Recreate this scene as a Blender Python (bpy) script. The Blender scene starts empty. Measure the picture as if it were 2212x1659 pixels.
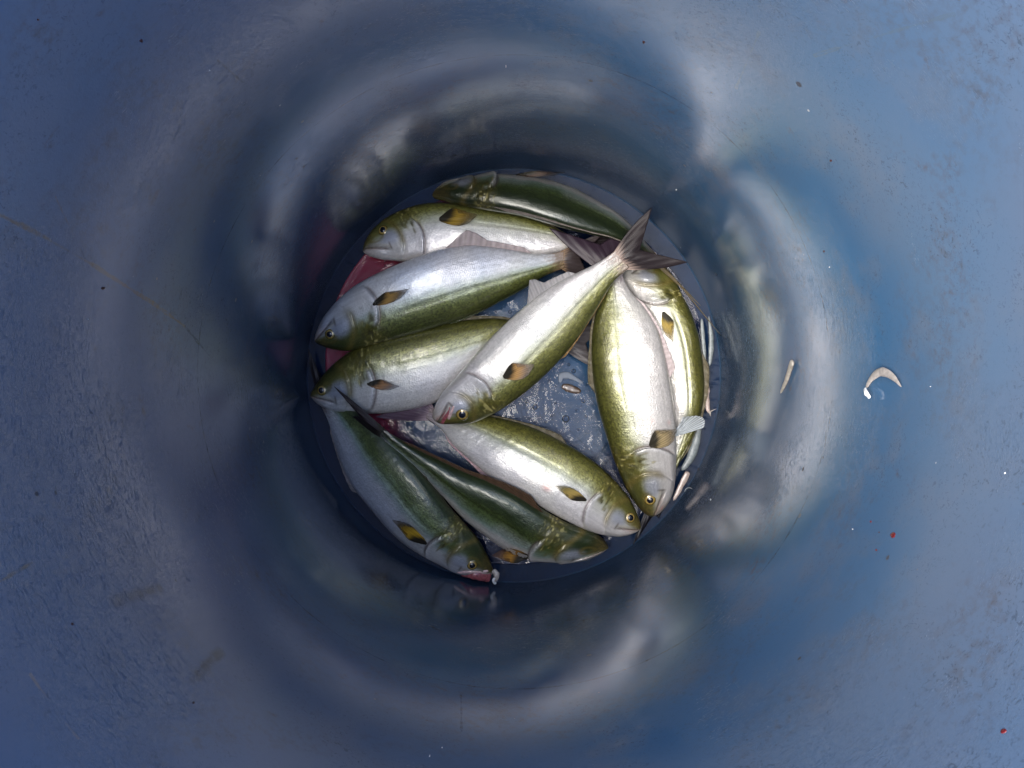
import bpy, bmesh, math
import numpy as np

# ------------------------------------------------------------------ camera, sky, sun, exposure
scene = bpy.context.scene
COL = scene.collection
CAM_Z = 1.096            # camera height above the barrel floor (m)
FPX = 1720.0             # focal length in 1/2212 of the picture width
RW = 0.2830               # inner radius of the barrel
BX, BY = 0.0025, 0.0115  # barrel axis

cam = bpy.data.cameras.new("camera")
cam.sensor_width = 36.0
cam.lens = 36.0 * FPX / 2212.0
cam.clip_start = 0.01
cam.clip_end = 200.0
camo = bpy.data.objects.new("camera", cam)
camo.location = (0, 0, CAM_Z)
camo.rotation_euler = (0, 0, 0)
COL.objects.link(camo)
scene.camera = camo

SUN_ELEV, SUN_AZ = math.radians(66), math.radians(197)   # azimuth: direction the light comes FROM, ccw from +X
world = bpy.data.worlds.new("World")
scene.world = world
world.use_nodes = True
wn = world.node_tree.nodes
sky = wn.new("ShaderNodeTexSky")
sky.sky_type = 'NISHITA'
sky.sun_disc = False
sky.sun_elevation = SUN_ELEV
sky.sun_rotation = math.radians(90) - SUN_AZ
sky.air_density = 1.0
sky.dust_density = 1.5
sky.ozone_density = 1.0
bg = wn["Background"]
bg.inputs["Strength"].default_value = 0.13
world.node_tree.links.new(sky.outputs[0], bg.inputs["Color"])

sun = bpy.data.lights.new("sun", 'SUN')
sun.energy = 1.5
sun.angle = math.radians(44)
sun.color = (1.0, 0.95, 0.86)
suno = bpy.data.objects.new("sun", sun)
suno.rotation_euler = (0, math.radians(90) - SUN_ELEV, SUN_AZ)
suno.location = (0, 0, 3)
COL.objects.link(suno)

scene.view_settings.view_transform = 'Standard'
scene.view_settings.look = 'None'
scene.view_settings.gamma = 1.0
scene.view_settings.use_curve_mapping = False
scene.view_settings.exposure = 2.45
scene.render.engine = 'CYCLES'
scene.cycles.max_bounces = 10
scene.cycles.transparent_max_bounces = 12

rng = np.random.default_rng(7)


# ------------------------------------------------------------------ helpers
def at(cx, cy, z):
    """photo grid reading -> metres on the plane at height z"""
    px = cx * 0.5185 + 614.4
    py = cy * 0.5185 + 430.1
    k = (CAM_Z - z) / FPX
    return np.array([(px - 1106) * k, (829.5 - py) * k, z])


def to_grid(P):
    P = np.asarray(P)
    k = FPX / (CAM_Z - P[..., 2])
    px = P[..., 0] * k + 1106
    py = 829.5 - P[..., 1] * k
    return np.stack([(px - 614.4) / 0.5185, (py - 430.1) / 0.5185], -1)


def wall_at(px, py):
    """point on the inner barrel wall seen at a reading of the 2212 wide picture"""
    a, b = (px - 1106) / FPX, (829.5 - py) / FPX
    A = a * a + b * b
    B = -2 * (a * BX + b * BY)
    C = BX * BX + BY * BY - RW * RW
    t = (-B + math.sqrt(B * B - 4 * A * C)) / (2 * A)
    return np.array([a * t, b * t, CAM_Z - t])


def wall_uv(px, py):
    p = wall_at(px, py)
    th = math.atan2(p[1] - BY, p[0] - BX) % (2 * math.pi)
    return np.array([th * RW, p[2]])


def nrm(v):
    v = np.asarray(v, float)
    return v / (np.linalg.norm(v, axis=-1, keepdims=True) + 1e-12)


def herm(xs, ys, x):
    xs = np.asarray(xs, float); ys = np.asarray(ys, float); x = np.asarray(x, float)
    m = np.gradient(ys, xs, axis=0)
    i = np.clip(np.searchsorted(xs, x, side='right') - 1, 0, len(xs) - 2)
    h = xs[i + 1] - xs[i]
    t = (x - xs[i]) / h
    if ys.ndim > 1:
        t = t[:, None]; h = h[:, None]
    return ((2*t**3 - 3*t**2 + 1) * ys[i] + (t**3 - 2*t**2 + t) * h * m[i]
            + (-2*t**3 + 3*t**2) * ys[i + 1] + (t**3 - t**2) * h * m[i + 1])


def sstep(a, b, x):
    t = np.clip((x - a) / (b - a), 0, 1)
    return t * t * (3 - 2 * t)


YS = None


def vnoise(shape, cells, seed):
    r = np.random.default_rng(seed)
    g = r.random((cells[0] + 2, cells[1] + 2))
    y = YS*cells[0] if YS is not None and len(YS) == shape[0] else np.linspace(0, cells[0], shape[0])
    x = np.linspace(0, cells[1], shape[1])
    yi = np.minimum(y.astype(int), cells[0]); xi = np.minimum(x.astype(int), cells[1])
    fy = (y - yi)[:, None]; fx = (x - xi)[None, :]
    fy = fy*fy*(3 - 2*fy); fx = fx*fx*(3 - 2*fx)
    a = g[np.ix_(yi, xi)]; b = g[np.ix_(yi, xi + 1)]; c = g[np.ix_(yi + 1, xi)]; d = g[np.ix_(yi + 1, xi + 1)]
    return (a*(1-fx) + b*fx)*(1-fy) + (c*(1-fx) + d*fx)*fy


def mesh_obj(name, verts, faces, mat, parent=None, loc=None, smooth=True, attrs=None, uv=None):
    verts = np.asarray(verts, float)
    base = np.zeros(3)
    if parent is not None:
        base = np.array(parent['origin_xyz']) if 'origin_xyz' in parent else np.array(parent.location)
    elif loc is not None:
        base = np.asarray(loc, float)
    me = bpy.data.meshes.new(name)
    me.from_pydata((verts - base).tolist(), [], [list(map(int, f)) for f in faces])
    if smooth:
        me.polygons.foreach_set('use_smooth', [True] * len(me.polygons))
    for k, (typ, arr) in (attrs or {}).items():
        at_ = me.attributes.new(k, typ, 'POINT')
        arr = np.asarray(arr, np.float32)
        if typ == 'FLOAT':
            at_.data.foreach_set('value', arr.ravel())
        elif typ == 'FLOAT_VECTOR':
            at_.data.foreach_set('vector', arr.ravel())
        else:
            at_.data.foreach_set('color', arr.ravel())
    me.update()
    o = bpy.data.objects.new(name, me)
    if mat is not None:
        me.materials.append(mat)
    COL.objects.link(o)
    if parent is not None:
        o.parent = parent
    elif loc is not None:
        o.location = loc
    return o


def empty(name, loc):
    o = bpy.data.objects.new(name, None)
    o.empty_display_size = 0.02
    o.location = tuple(loc)
    COL.objects.link(o)
    return o


def tag(o, label=None, cat=None, group=None, kind=None):
    if label: o['label'] = label
    if cat: o['category'] = cat
    if group: o['group'] = group
    if kind: o['kind'] = kind
    return o


def grid_faces(nu, nv, wrap_v=False, off=0, flip=False):
    f = []
    for i in range(nu - 1):
        for j in range(nv if wrap_v else nv - 1):
            j2 = (j + 1) % nv
            q = [off + i*nv + j, off + (i+1)*nv + j, off + (i+1)*nv + j2, off + i*nv + j2]
            f.append(q[::-1] if flip else q)
    return f


def rgba(c):
    return np.concatenate([c, np.ones(c.shape[:-1] + (1,))], -1)


# ------------------------------------------------------------------ materials
def new_mat(name):
    m = bpy.data.materials.new(name)
    m.use_nodes = True
    nt = m.node_tree
    return m, nt, nt.nodes, nt.links, nt.nodes["Principled BSDF"]


def math_n(nt, op, a, b=None, c=None, clamp=False):
    n = nt.nodes.new("ShaderNodeMath")
    n.operation = op
    n.use_clamp = clamp
    for i, v in enumerate((a, b, c)):
        if v is None: continue
        if hasattr(v, 'links') or hasattr(v, 'is_linked'):
            nt.links.new(v, n.inputs[i])
        else:
            n.inputs[i].default_value = v
    return n.outputs[0]


def noise_n(nt, vec, scale, detail=3, rough=0.55, dist=0.0):
    n = nt.nodes.new("ShaderNodeTexNoise")
    n.inputs["Scale"].default_value = scale
    n.inputs["Detail"].default_value = detail
    n.inputs["Roughness"].default_value = rough
    n.inputs["Distortion"].default_value = dist
    if vec is not None: nt.links.new(vec, n.inputs["Vector"])
    return n.outputs["Fac"]


def ramp_n(nt, fac, stops):
    r = nt.nodes.new("ShaderNodeValToRGB")
    el = r.color_ramp.elements
    while len(el) < len(stops): el.new(0.5)
    for e, (p, c) in zip(el, stops):
        e.position = p
        e.color = c if len(c) == 4 else (*c, 1)
    nt.links.new(fac, r.inputs[0])
    return r.outputs[0]


def mix_n(nt, fac, a, b, mode='MIX'):
    n = nt.nodes.new("ShaderNodeMix")
    n.data_type = 'RGBA'
    n.blend_type = mode
    for s, v in ((n.inputs[0], fac), (n.inputs[6], a), (n.inputs[7], b)):
        if hasattr(v, 'is_linked'): nt.links.new(v, s)
        elif isinstance(v, (int, float)): s.default_value = v
        else: s.default_value = (*v, 1) if len(v) == 3 else v
    return n.outputs[2]


def map_n(nt, v, a, b, c=0.0, d=1.0):
    n = nt.nodes.new("ShaderNodeMapRange")
    nt.links.new(v, n.inputs[0])
    for i, x in enumerate((a, b, c, d)): n.inputs[i + 1].default_value = x
    return n.outputs[0]


def attr_n(nt, name):
    n = nt.nodes.new("ShaderNodeAttribute")
    n.attribute_name = name
    return n


def make_skin():
    m, nt, N, L, P = new_mat("fish_skin")
    col = attr_n(nt, 'skin').outputs['Color']
    spk = attr_n(nt, 'spk').outputs['Fac']
    fuv = attr_n(nt, 'fuv').outputs['Vector']
    mp = N.new("ShaderNodeMapping"); L.new(fuv, mp.inputs[0]); mp.inputs['Scale'].default_value = (1.0, 1.25, 1)
    vo = N.new("ShaderNodeTexVoronoi"); vo.inputs['Scale'].default_value = 430; L.new(mp.outputs[0], vo.inputs['Vector'])
    vo.inputs['Randomness'].default_value = 0.65
    cell = N.new("ShaderNodeSeparateColor"); L.new(vo.outputs['Color'], cell.inputs[0])
    n1 = noise_n(nt, fuv, 300, 3, 0.7)
    sp = math_n(nt, 'ADD', math_n(nt, 'MULTIPLY', cell.outputs[0], 0.6), math_n(nt, 'MULTIPLY', n1, 0.8))
    sp = math_n(nt, 'SUBTRACT', sp, 0.7)                         # about -0.5..0.5
    gain = math_n(nt, 'ADD', math_n(nt, 'MULTIPLY', math_n(nt, 'MULTIPLY', sp, spk), 2.2), 1.0)
    col2 = N.new("ShaderNodeVectorMath"); col2.operation = 'SCALE'
    L.new(col, col2.inputs[0]); L.new(gain, col2.inputs['Scale'])
    # faint lengthwise streaks and blotches
    mp2 = N.new("ShaderNodeMapping"); L.new(fuv, mp2.inputs[0]); mp2.inputs['Scale'].default_value = (14, 330, 1)
    st = noise_n(nt, mp2.outputs[0], 1.0, 2, 0.5)
    bl = noise_n(nt, fuv, 28, 3, 0.6)
    g2 = math_n(nt, 'ADD', math_n(nt, 'MULTIPLY', st, 0.46), math_n(nt, 'MULTIPLY', bl, 0.30))
    g2 = math_n(nt, 'ADD', g2, 0.62)
    col3 = N.new("ShaderNodeVectorMath"); col3.operation = 'SCALE'
    L.new(col2.outputs[0], col3.inputs[0]); L.new(g2, col3.inputs['Scale'])
    L.new(col3.outputs[0], P.inputs['Base Color'])
    P.inputs['Metallic'].default_value = 0.25
    r = math_n(nt, 'ADD', math_n(nt, 'MULTIPLY', bl, 0.22), 0.24)
    L.new(r, P.inputs['Roughness'])
    P.inputs['Coat Weight'].default_value = 0.55
    P.inputs['Coat Roughness'].default_value = 0.16
    P.inputs['Specular IOR Level'].default_value = 0.6
    P.inputs['Subsurface Weight'].default_value = 0.0
    bp = N.new("ShaderNodeBump"); bp.inputs['Strength'].default_value = 0.6; bp.inputs['Distance'].default_value = 0.0006
    hgt = math_n(nt, 'ADD', math_n(nt, 'MULTIPLY', vo.outputs['Distance'], 0.8), math_n(nt, 'MULTIPLY', st, 0.5))
    hgt = math_n(nt, 'ADD', hgt, math_n(nt, 'MULTIPLY', bl, 1.6))
    L.new(hgt, bp.inputs['Height'])
    L.new(bp.outputs[0], P.inputs['Normal'])
    return m


def make_fin():
    m, nt, N, L, P = new_mat("fin_membrane")
    col = attr_n(nt, 'skin').outputs['Color']
    fuv = attr_n(nt, 'fuv').outputs['Vector']
    n = noise_n(nt, fuv, 60, 3, 0.6)
    mp = N.new("ShaderNodeMapping"); L.new(fuv, mp.inputs[0]); mp.inputs['Scale'].default_value = (2, 40, 1)
    ray = noise_n(nt, mp.outputs[0], 1.0, 1, 0.5)
    g = math_n(nt, 'ADD', math_n(nt, 'MULTIPLY', n, 0.5), math_n(nt, 'MULTIPLY', ray, 0.22))
    g = math_n(nt, 'ADD', g, 0.66)
    c = N.new("ShaderNodeVectorMath"); c.operation = 'SCALE'
    L.new(col, c.inputs[0]); L.new(g, c.inputs['Scale'])
    L.new(c.outputs[0], P.inputs['Base Color'])
    P.inputs['Roughness'].default_value = 0.45
    P.inputs['Specular IOR Level'].default_value = 0.15
    P.inputs['Coat Weight'].default_value = 0.08
    P.inputs['Coat Roughness'].default_value = 0.15
    bp = N.new("ShaderNodeBump"); bp.inputs['Strength'].default_value = 0.22; bp.inputs['Distance'].default_value = 0.001
    L.new(ray, bp.inputs['Height']); L.new(bp.outputs[0], P.inputs['Normal'])
    # thin fins let some of what lies below through at their pale outer parts
    alpha = attr_n(nt, 'thin').outputs['Fac']
    L.new(math_n(nt, 'SUBTRACT', 1.0, alpha), P.inputs['Alpha'])
    return m


def simple_mat(name, col, rough=0.4, coat=0.0, metal=0.0, nscale=0, namp=0.0, bump=0.0):
    m, nt, N, L, P = new_mat(name)
    P.inputs['Roughness'].default_value = rough
    P.inputs['Metallic'].default_value = metal
    P.inputs['Coat Weight'].default_value = coat
    P.inputs['Coat Roughness'].default_value = 0.1
    if nscale:
        tc = N.new("ShaderNodeTexCoord")
        f = noise_n(nt, tc.outputs['Object'], nscale, 3, 0.6)
        g = map_n(nt, f, 0.25, 0.75, 1 - namp, 1 + namp)
        c = N.new("ShaderNodeVectorMath"); c.operation = 'SCALE'
        c.inputs[0].default_value = col; L.new(g, c.inputs['Scale'])
        L.new(c.outputs[0], P.inputs['Base Color'])
        if bump:
            bp = N.new("ShaderNodeBump"); bp.inputs['Strength'].default_value = bump; bp.inputs['Distance'].default_value = 0.001
            L.new(f, bp.inputs['Height']); L.new(bp.outputs[0], P.inputs['Normal'])
    else:
        P.inputs['Base Color'].default_value = (*col, 1)
    return m


SKIN = make_skin()
FIN = make_fin()
PUPIL = simple_mat("pupil_black", (0.006, 0.006, 0.01), 0.08, 1.0)
EYE = None
FLESH = simple_mat("mouth_flesh", (0.28, 0.075, 0.085), 0.35, 0.6, 0, 300, 0.5, 0.4)
TONGUE = simple_mat("mouth_pale", (0.62, 0.42, 0.40), 0.35, 0.6, 0, 300, 0.35, 0.4)


def make_eye():
    m, nt, N, L, P = new_mat("eye_iris")
    col = attr_n(nt, 'skin').outputs['Color']
    L.new(col, P.inputs['Base Color'])
    P.inputs['Roughness'].default_value = 0.15
    P.inputs['Metallic'].default_value = 0.15
    P.inputs['Coat Weight'].default_value = 1.0
    P.inputs['Coat Roughness'].default_value = 0.03
    return m


EYE = make_eye()


# scratches and dark scuffs on the wall, each a pair of picture readings
SCR = [  # (x0,y0,x1,y1, half width m, colour index)
    (-5, 462, 95, 512, .0009, 0), (95, 512, 200, 572, .0010, 0), (200, 572, 330, 655, .0009, 0),
    (330, 655, 400, 705, .0008, 0), (400, 705, 462, 780, .0008, 1), (120, 425, 165, 520, .0008, 0),
    (165, 520, 185, 560, .0008, 1), (66, 1458, 112, 1520, .0009, 2), (112, 1520, 168, 1594, .0007, 2),
    (0, 1256, 70, 1215, .0007, 0), (470, 130, 525, 178, .0008, 1), (478, 1408, 415, 1470, .0030, 1),
    (345, 1270, 250, 1300, .0040, 1), (996, 1500, 997, 1580, .0009, 1), (1790, 730, 1800, 830, .0006, 1),
    (1786, 900, 1778, 990, .0007, 1), (2060, 30, 1760, 120, .0006, 3), (1640, 70, 1590, 190, .0006, 3),
]


def make_plastic(name='blue_barrel_plastic', wet=False):
    m, nt, N, L, P = new_mat(name)
    tc = N.new("ShaderNodeTexCoord")
    obj = tc.outputs['Object']
    uvn = N.new("ShaderNodeUVMap"); uvn.uv_map = "UVMap"
    uv = uvn.outputs[0]
    big = noise_n(nt, obj, 3.5, 3, 0.55)
    mid = noise_n(nt, obj, 22, 4, 0.6)
    fine = noise_n(nt, obj, 140, 4, 0.7)
    base = mix_n(nt, map_n(nt, big, 0.35, 0.65), (0.040, 0.118, 0.235), (0.076, 0.124, 0.205))
    base = mix_n(nt, map_n(nt, mid, 0.5, 0.8, 0, 0.6), base, (0.118, 0.135, 0.175))
    # paler and greyer towards the open top
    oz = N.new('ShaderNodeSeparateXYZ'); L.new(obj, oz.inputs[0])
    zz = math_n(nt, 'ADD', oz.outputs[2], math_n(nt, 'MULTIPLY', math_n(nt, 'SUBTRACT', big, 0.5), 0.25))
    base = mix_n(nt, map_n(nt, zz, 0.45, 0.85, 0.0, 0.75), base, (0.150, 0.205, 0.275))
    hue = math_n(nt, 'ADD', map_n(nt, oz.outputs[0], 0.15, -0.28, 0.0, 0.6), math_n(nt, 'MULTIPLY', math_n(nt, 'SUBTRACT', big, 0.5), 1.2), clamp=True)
    base = mix_n(nt, hue, base, (0.112, 0.122, 0.185))      # slate cast of the less lit side, painted into the colour
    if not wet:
        base = mix_n(nt, map_n(nt, zz, 0.08, 0.34, 0.55, 0.0), base, (0.012, 0.020, 0.034))  # shade low on the wall, painted into the colour
    # grey-brown film of dried slime and grime
    grime = math_n(nt, 'MULTIPLY', map_n(nt, noise_n(nt, obj, 9, 5, 0.65, 0.6), 0.48, 0.68), map_n(nt, fine, 0.45, 0.7))
    base = mix_n(nt, math_n(nt, 'MULTIPLY', grime, 0.6), base, (0.085, 0.068, 0.060))
    rust = math_n(nt, 'MULTIPLY', map_n(nt, noise_n(nt, obj, 31, 3, 0.6, 0.4), 0.66, 0.76), map_n(nt, fine, 0.4, 0.6))
    base = mix_n(nt, math_n(nt, 'MULTIPLY', rust, 0.6), base, (0.090, 0.058, 0.040))
    fl_ = math_n(nt, 'MULTIPLY', map_n(nt, noise_n(nt, obj, 300, 2, 0.6, 1.5), 0.58, 0.66), map_n(nt, noise_n(nt, obj, 11, 4, 0.65), 0.40, 0.62))
    base = mix_n(nt, math_n(nt, 'MULTIPLY', fl_, 0.5), base, (0.030, 0.036, 0.045))
    # small brown and dark specks
    v = N.new("ShaderNodeTexVoronoi"); v.inputs['Scale'].default_value = 55; L.new(obj, v.inputs['Vector'])
    sc = N.new("ShaderNodeSeparateColor"); L.new(v.outputs['Color'], sc.inputs[0])
    keep = math_n(nt, 'GREATER_THAN', sc.outputs[0], 0.80)
    dot = math_n(nt, 'LESS_THAN', v.outputs['Distance'], math_n(nt, 'MULTIPLY', math_n(nt, 'POWER', sc.outputs[1], 3.0), 0.15))
    speck = math_n(nt, 'MULTIPLY', keep, dot)
    base = mix_n(nt, math_n(nt, 'MULTIPLY', speck, 0.75), base, (0.045, 0.032, 0.028))
    v2 = N.new("ShaderNodeTexVoronoi"); v2.inputs['Scale'].default_value = 80; L.new(obj, v2.inputs['Vector'])
    s2 = N.new("ShaderNodeSeparateColor"); L.new(v2.outputs['Color'], s2.inputs[0])
    sp2 = math_n(nt, 'MULTIPLY', math_n(nt, 'GREATER_THAN', s2.outputs[0], 0.965),
                 math_n(nt, 'LESS_THAN', v2.outputs['Distance'], math_n(nt, 'MULTIPLY', s2.outputs[1], 0.09)))
    base = mix_n(nt, math_n(nt, 'MULTIPLY', sp2, 0.6), base, (0.50, 0.50, 0.48))
    # fine hairline wear, two crossing directions
    hair = None
    for ang, sc_ in ((0.5, 1.0), (-0.9, 1.3), (1.5, 0.8)):
        mp = N.new("ShaderNodeMapping"); L.new(uv, mp.inputs[0])
        mp.inputs['Rotation'].default_value = (0, 0, ang)
        mp.inputs['Scale'].default_value = (170 * sc_, 620 * sc_, 1)
        h = map_n(nt, noise_n(nt, mp.outputs[0], 1.0, 2, 0.5, 1.2), 0.60, 0.70)
        hair = h if hair is None else math_n(nt, 'MAXIMUM', hair, h)
    zone = map_n(nt, noise_n(nt, obj, 6, 3, 0.6), 0.42, 0.62)
    hair = math_n(nt, 'MULTIPLY', hair, zone)
    base = mix_n(nt, math_n(nt, 'MULTIPLY', hair, 0.28), base, (0.035, 0.036, 0.042))
    # named scratches
    cols = [(0.15, 0.11, 0.075), (0.022, 0.032, 0.055), (0.30, 0.20, 0.15), (0.10, 0.14, 0.18)]
    for (x0, y0, x1, y1, w, ci) in SCR:
        A = wall_uv(x0, y0); B = wall_uv(x1, y1)
        AB = B - A
        d = N.new("ShaderNodeVectorMath"); d.operation = 'SUBTRACT'
        L.new(uv, d.inputs[0]); d.inputs[1].default_value = (A[0], A[1], 0)
        dt = N.new("ShaderNodeVectorMath"); dt.operation = 'DOT_PRODUCT'
        L.new(d.outputs[0], dt.inputs[0]); dt.inputs[1].default_value = (AB[0] / AB.dot(AB), AB[1] / AB.dot(AB), 0)
        t = math_n(nt, 'MULTIPLY', dt.outputs['Value'], 1.0, clamp=True)
        pr = N.new("ShaderNodeVectorMath"); pr.operation = 'SCALE'
        pr.inputs[0].default_value = (AB[0], AB[1], 0); L.new(t, pr.inputs['Scale'])
        ds = N.new("ShaderNodeVectorMath"); ds.operation = 'DISTANCE'
        L.new(d.outputs[0], ds.inputs[0]); L.new(pr.outputs[0], ds.inputs[1])
        wob = math_n(nt, 'ADD', ds.outputs['Value'], math_n(nt, 'MULTIPLY', math_n(nt, 'SUBTRACT', mid, 0.5), 0.008 if w < .002 else 0.01))
        mk = map_n(nt, math_n(nt, 'ABSOLUTE', wob), w * 0.5, w * 1.6, 1, 0)
        mk = math_n(nt, 'MULTIPLY', mk, map_n(nt, fine, 0.3, 0.6, 0.15, 0.75))
        base = mix_n(nt, mk, base, cols[ci])
    if wet:   # soaked, grimier floor: darker and greyer plastic, corner shade painted into its outer ring
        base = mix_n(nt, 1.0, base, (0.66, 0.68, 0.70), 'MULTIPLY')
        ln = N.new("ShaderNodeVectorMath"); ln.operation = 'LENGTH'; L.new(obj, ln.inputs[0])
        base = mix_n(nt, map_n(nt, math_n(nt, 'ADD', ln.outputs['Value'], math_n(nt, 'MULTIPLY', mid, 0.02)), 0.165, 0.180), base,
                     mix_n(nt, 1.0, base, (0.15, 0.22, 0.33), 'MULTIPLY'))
    L.new(base, P.inputs['Base Color'])
    ro = math_n(nt, 'ADD', 0.05, math_n(nt, 'MULTIPLY', map_n(nt, mid, 0.3, 0.75), 0.07))
    spz = N.new('ShaderNodeSeparateXYZ'); L.new(obj, spz.inputs[0])
    ro = math_n(nt, 'ADD', ro, map_n(nt, spz.outputs[2], 0.42, 0.68, 0.0, 0.15))   # wet below, dry and dull higher up
    ro = math_n(nt, 'ADD', ro, math_n(nt, 'MULTIPLY', hair, 0.25))
    ro = math_n(nt, 'ADD', ro, math_n(nt, 'MULTIPLY', speck, 0.3))
    L.new(ro, P.inputs['Roughness'])
    P.inputs['IOR'].default_value = 1.56
    sl = math_n(nt, 'SUBTRACT', 0.06 if wet else 0.55, math_n(nt, 'MULTIPLY', math_n(nt, 'MAXIMUM', hair, fl_), 0.05 if wet else 0.46))
    L.new(sl, P.inputs['Specular IOR Level'])
    bp = N.new("ShaderNodeBump"); bp.inputs['Strength'].default_value = 0.25; bp.inputs['Distance'].default_value = 0.00045
    hh = math_n(nt, 'ADD', math_n(nt, 'MULTIPLY', fine, 0.32), math_n(nt, 'MULTIPLY', mid, 0.8))
    hh = math_n(nt, 'SUBTRACT', hh, math_n(nt, 'MULTIPLY', hair, 0.5))
    hh = math_n(nt, 'ADD', hh, math_n(nt, 'MULTIPLY', noise_n(nt, obj, 520, 2, 0.6), 0.55))
    L.new(hh, bp.inputs['Height']); L.new(bp.outputs[0], P.inputs['Normal'])
    return m


PLASTIC = make_plastic()
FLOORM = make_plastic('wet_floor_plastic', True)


def make_water():
    m, nt, N, L, P = new_mat("bloody_water")
    N.remove(P)
    out = N["Material Output"]
    tc = N.new("ShaderNodeTexCoord"); obj = tc.outputs['Object']
    sep = N.new("ShaderNodeSeparateXYZ"); L.new(obj, sep.inputs[0])
    r = N.new("ShaderNodeVectorMath"); r.operation = 'LENGTH'; L.new(obj, r.inputs[0])
    west = map_n(nt, sep.outputs[0], -0.05, -0.22)
    ring = map_n(nt, r.outputs['Value'], 0.16, 0.19)
    blot = noise_n(nt, obj, 9, 3, 0.6)
    blood = math_n(nt, 'MULTIPLY', math_n(nt, 'MULTIPLY', west, ring), map_n(nt, blot, 0.25, 0.5, 0.55, 1.0))
    tint = mix_n(nt, math_n(nt, 'MULTIPLY', ring, 0.6), (0.86, 0.88, 0.90), (0.66, 0.60, 0.70))
    tr = N.new("ShaderNodeBsdfTransparent"); L.new(tint, tr.inputs[0])
    df = N.new("ShaderNodeBsdfDiffuse"); df.inputs[0].default_value = (0.36, 0.045, 0.080, 1)
    mx = N.new("ShaderNodeMixShader"); L.new(math_n(nt, 'MULTIPLY', blood, 0.85), mx.inputs[0])
    L.new(tr.outputs[0], mx.inputs[1]); L.new(df.outputs[0], mx.inputs[2])
    # thin froth: pale broken streaks floating on the water
    mp = N.new("ShaderNodeMapping"); L.new(obj, mp.inputs[0]); mp.inputs['Rotation'].default_value = (0, 0, 0.45); mp.inputs['Scale'].default_value = (14, 40, 1)
    fr = noise_n(nt, mp.outputs[0], 1.0, 5, 0.65, 1.2)
    froth = map_n(nt, math_n(nt, 'ABSOLUTE', math_n(nt, 'SUBTRACT', fr, 0.52)), 0.004, 0.03, 1, 0)
    froth = math_n(nt, 'MULTIPLY', froth, map_n(nt, noise_n(nt, obj, 26, 2, 0.5), 0.48, 0.62))
    fine = map_n(nt, noise_n(nt, obj, 420, 2, 0.6), 0.66, 0.76)
    froth = math_n(nt, 'MAXIMUM', froth, math_n(nt, 'MULTIPLY', fine, 0.22))
    fd = N.new("ShaderNodeBsdfDiffuse"); fd.inputs[0].default_value = (0.45, 0.48, 0.55, 1)
    mf = N.new("ShaderNodeMixShader"); L.new(math_n(nt, 'MULTIPLY', math_n(nt, 'MULTIPLY', froth, 0.17), math_n(nt, 'SUBTRACT', 1.0, blood)), mf.inputs[0])
    L.new(mx.outputs[0], mf.inputs[1]); L.new(fd.outputs[0], mf.inputs[2])
    gl = N.new("ShaderNodeBsdfGlossy"); gl.inputs['Roughness'].default_value = 0.03
    bp = N.new("ShaderNodeBump"); bp.inputs['Strength'].default_value = 0.5; bp.inputs['Distance'].default_value = 0.004
    L.new(math_n(nt, 'ADD', noise_n(nt, obj, 45, 3, 0.5, 0.5), math_n(nt, 'MULTIPLY', fr, 0.5)), bp.inputs['Height'])
    L.new(bp.outputs[0], gl.inputs['Normal'])
    fz = N.new("ShaderNodeFresnel"); fz.inputs['IOR'].default_value = 1.33; L.new(bp.outputs[0], fz.inputs['Normal'])
    ms = N.new("ShaderNodeMixShader"); L.new(fz.outputs[0], ms.inputs[0])
    L.new(mf.outputs[0], ms.inputs[1]); L.new(gl.outputs[0], ms.inputs[2])
    L.new(ms.outputs[0], out.inputs[0])
    return m


WATER = make_water()


# ------------------------------------------------------------------ the barrel
def lathe(name, prof, mat, parent, n=192):
    prof = np.array(prof)
    V, F = [], []
    ths = np.linspace(0, 2*math.pi, n, endpoint=False)
    for (r, z) in prof:
        for t in ths:
            V.append((BX + r*math.cos(t), BY + r*math.sin(t), z))
    F = grid_faces(len(prof), n, True, flip=True)
    o = mesh_obj(name, V, F, mat, parent)
    me = o.data
    uvl = me.uv_layers.new(name="UVMap")
    Rm = max(p[0] for p in prof)
    idx = np.zeros(len(me.loops), int); me.loops.foreach_get('vertex_index', idx)
    u = np.zeros((len(me.loops), 2))
    for p in me.polygons:
        js = [me.loops[li].vertex_index % n for li in p.loop_indices]
        wrap = (0 in js) and (n - 1 in js)
        for li, j in zip(p.loop_indices, js):
            jj = n if (wrap and j == 0) else j
            vi = me.loops[li].vertex_index
            u[li] = (jj * 2*math.pi/n * RW, prof[vi // n][1])
    uvl.data.foreach_set('uv', u.ravel())
    return o


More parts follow.
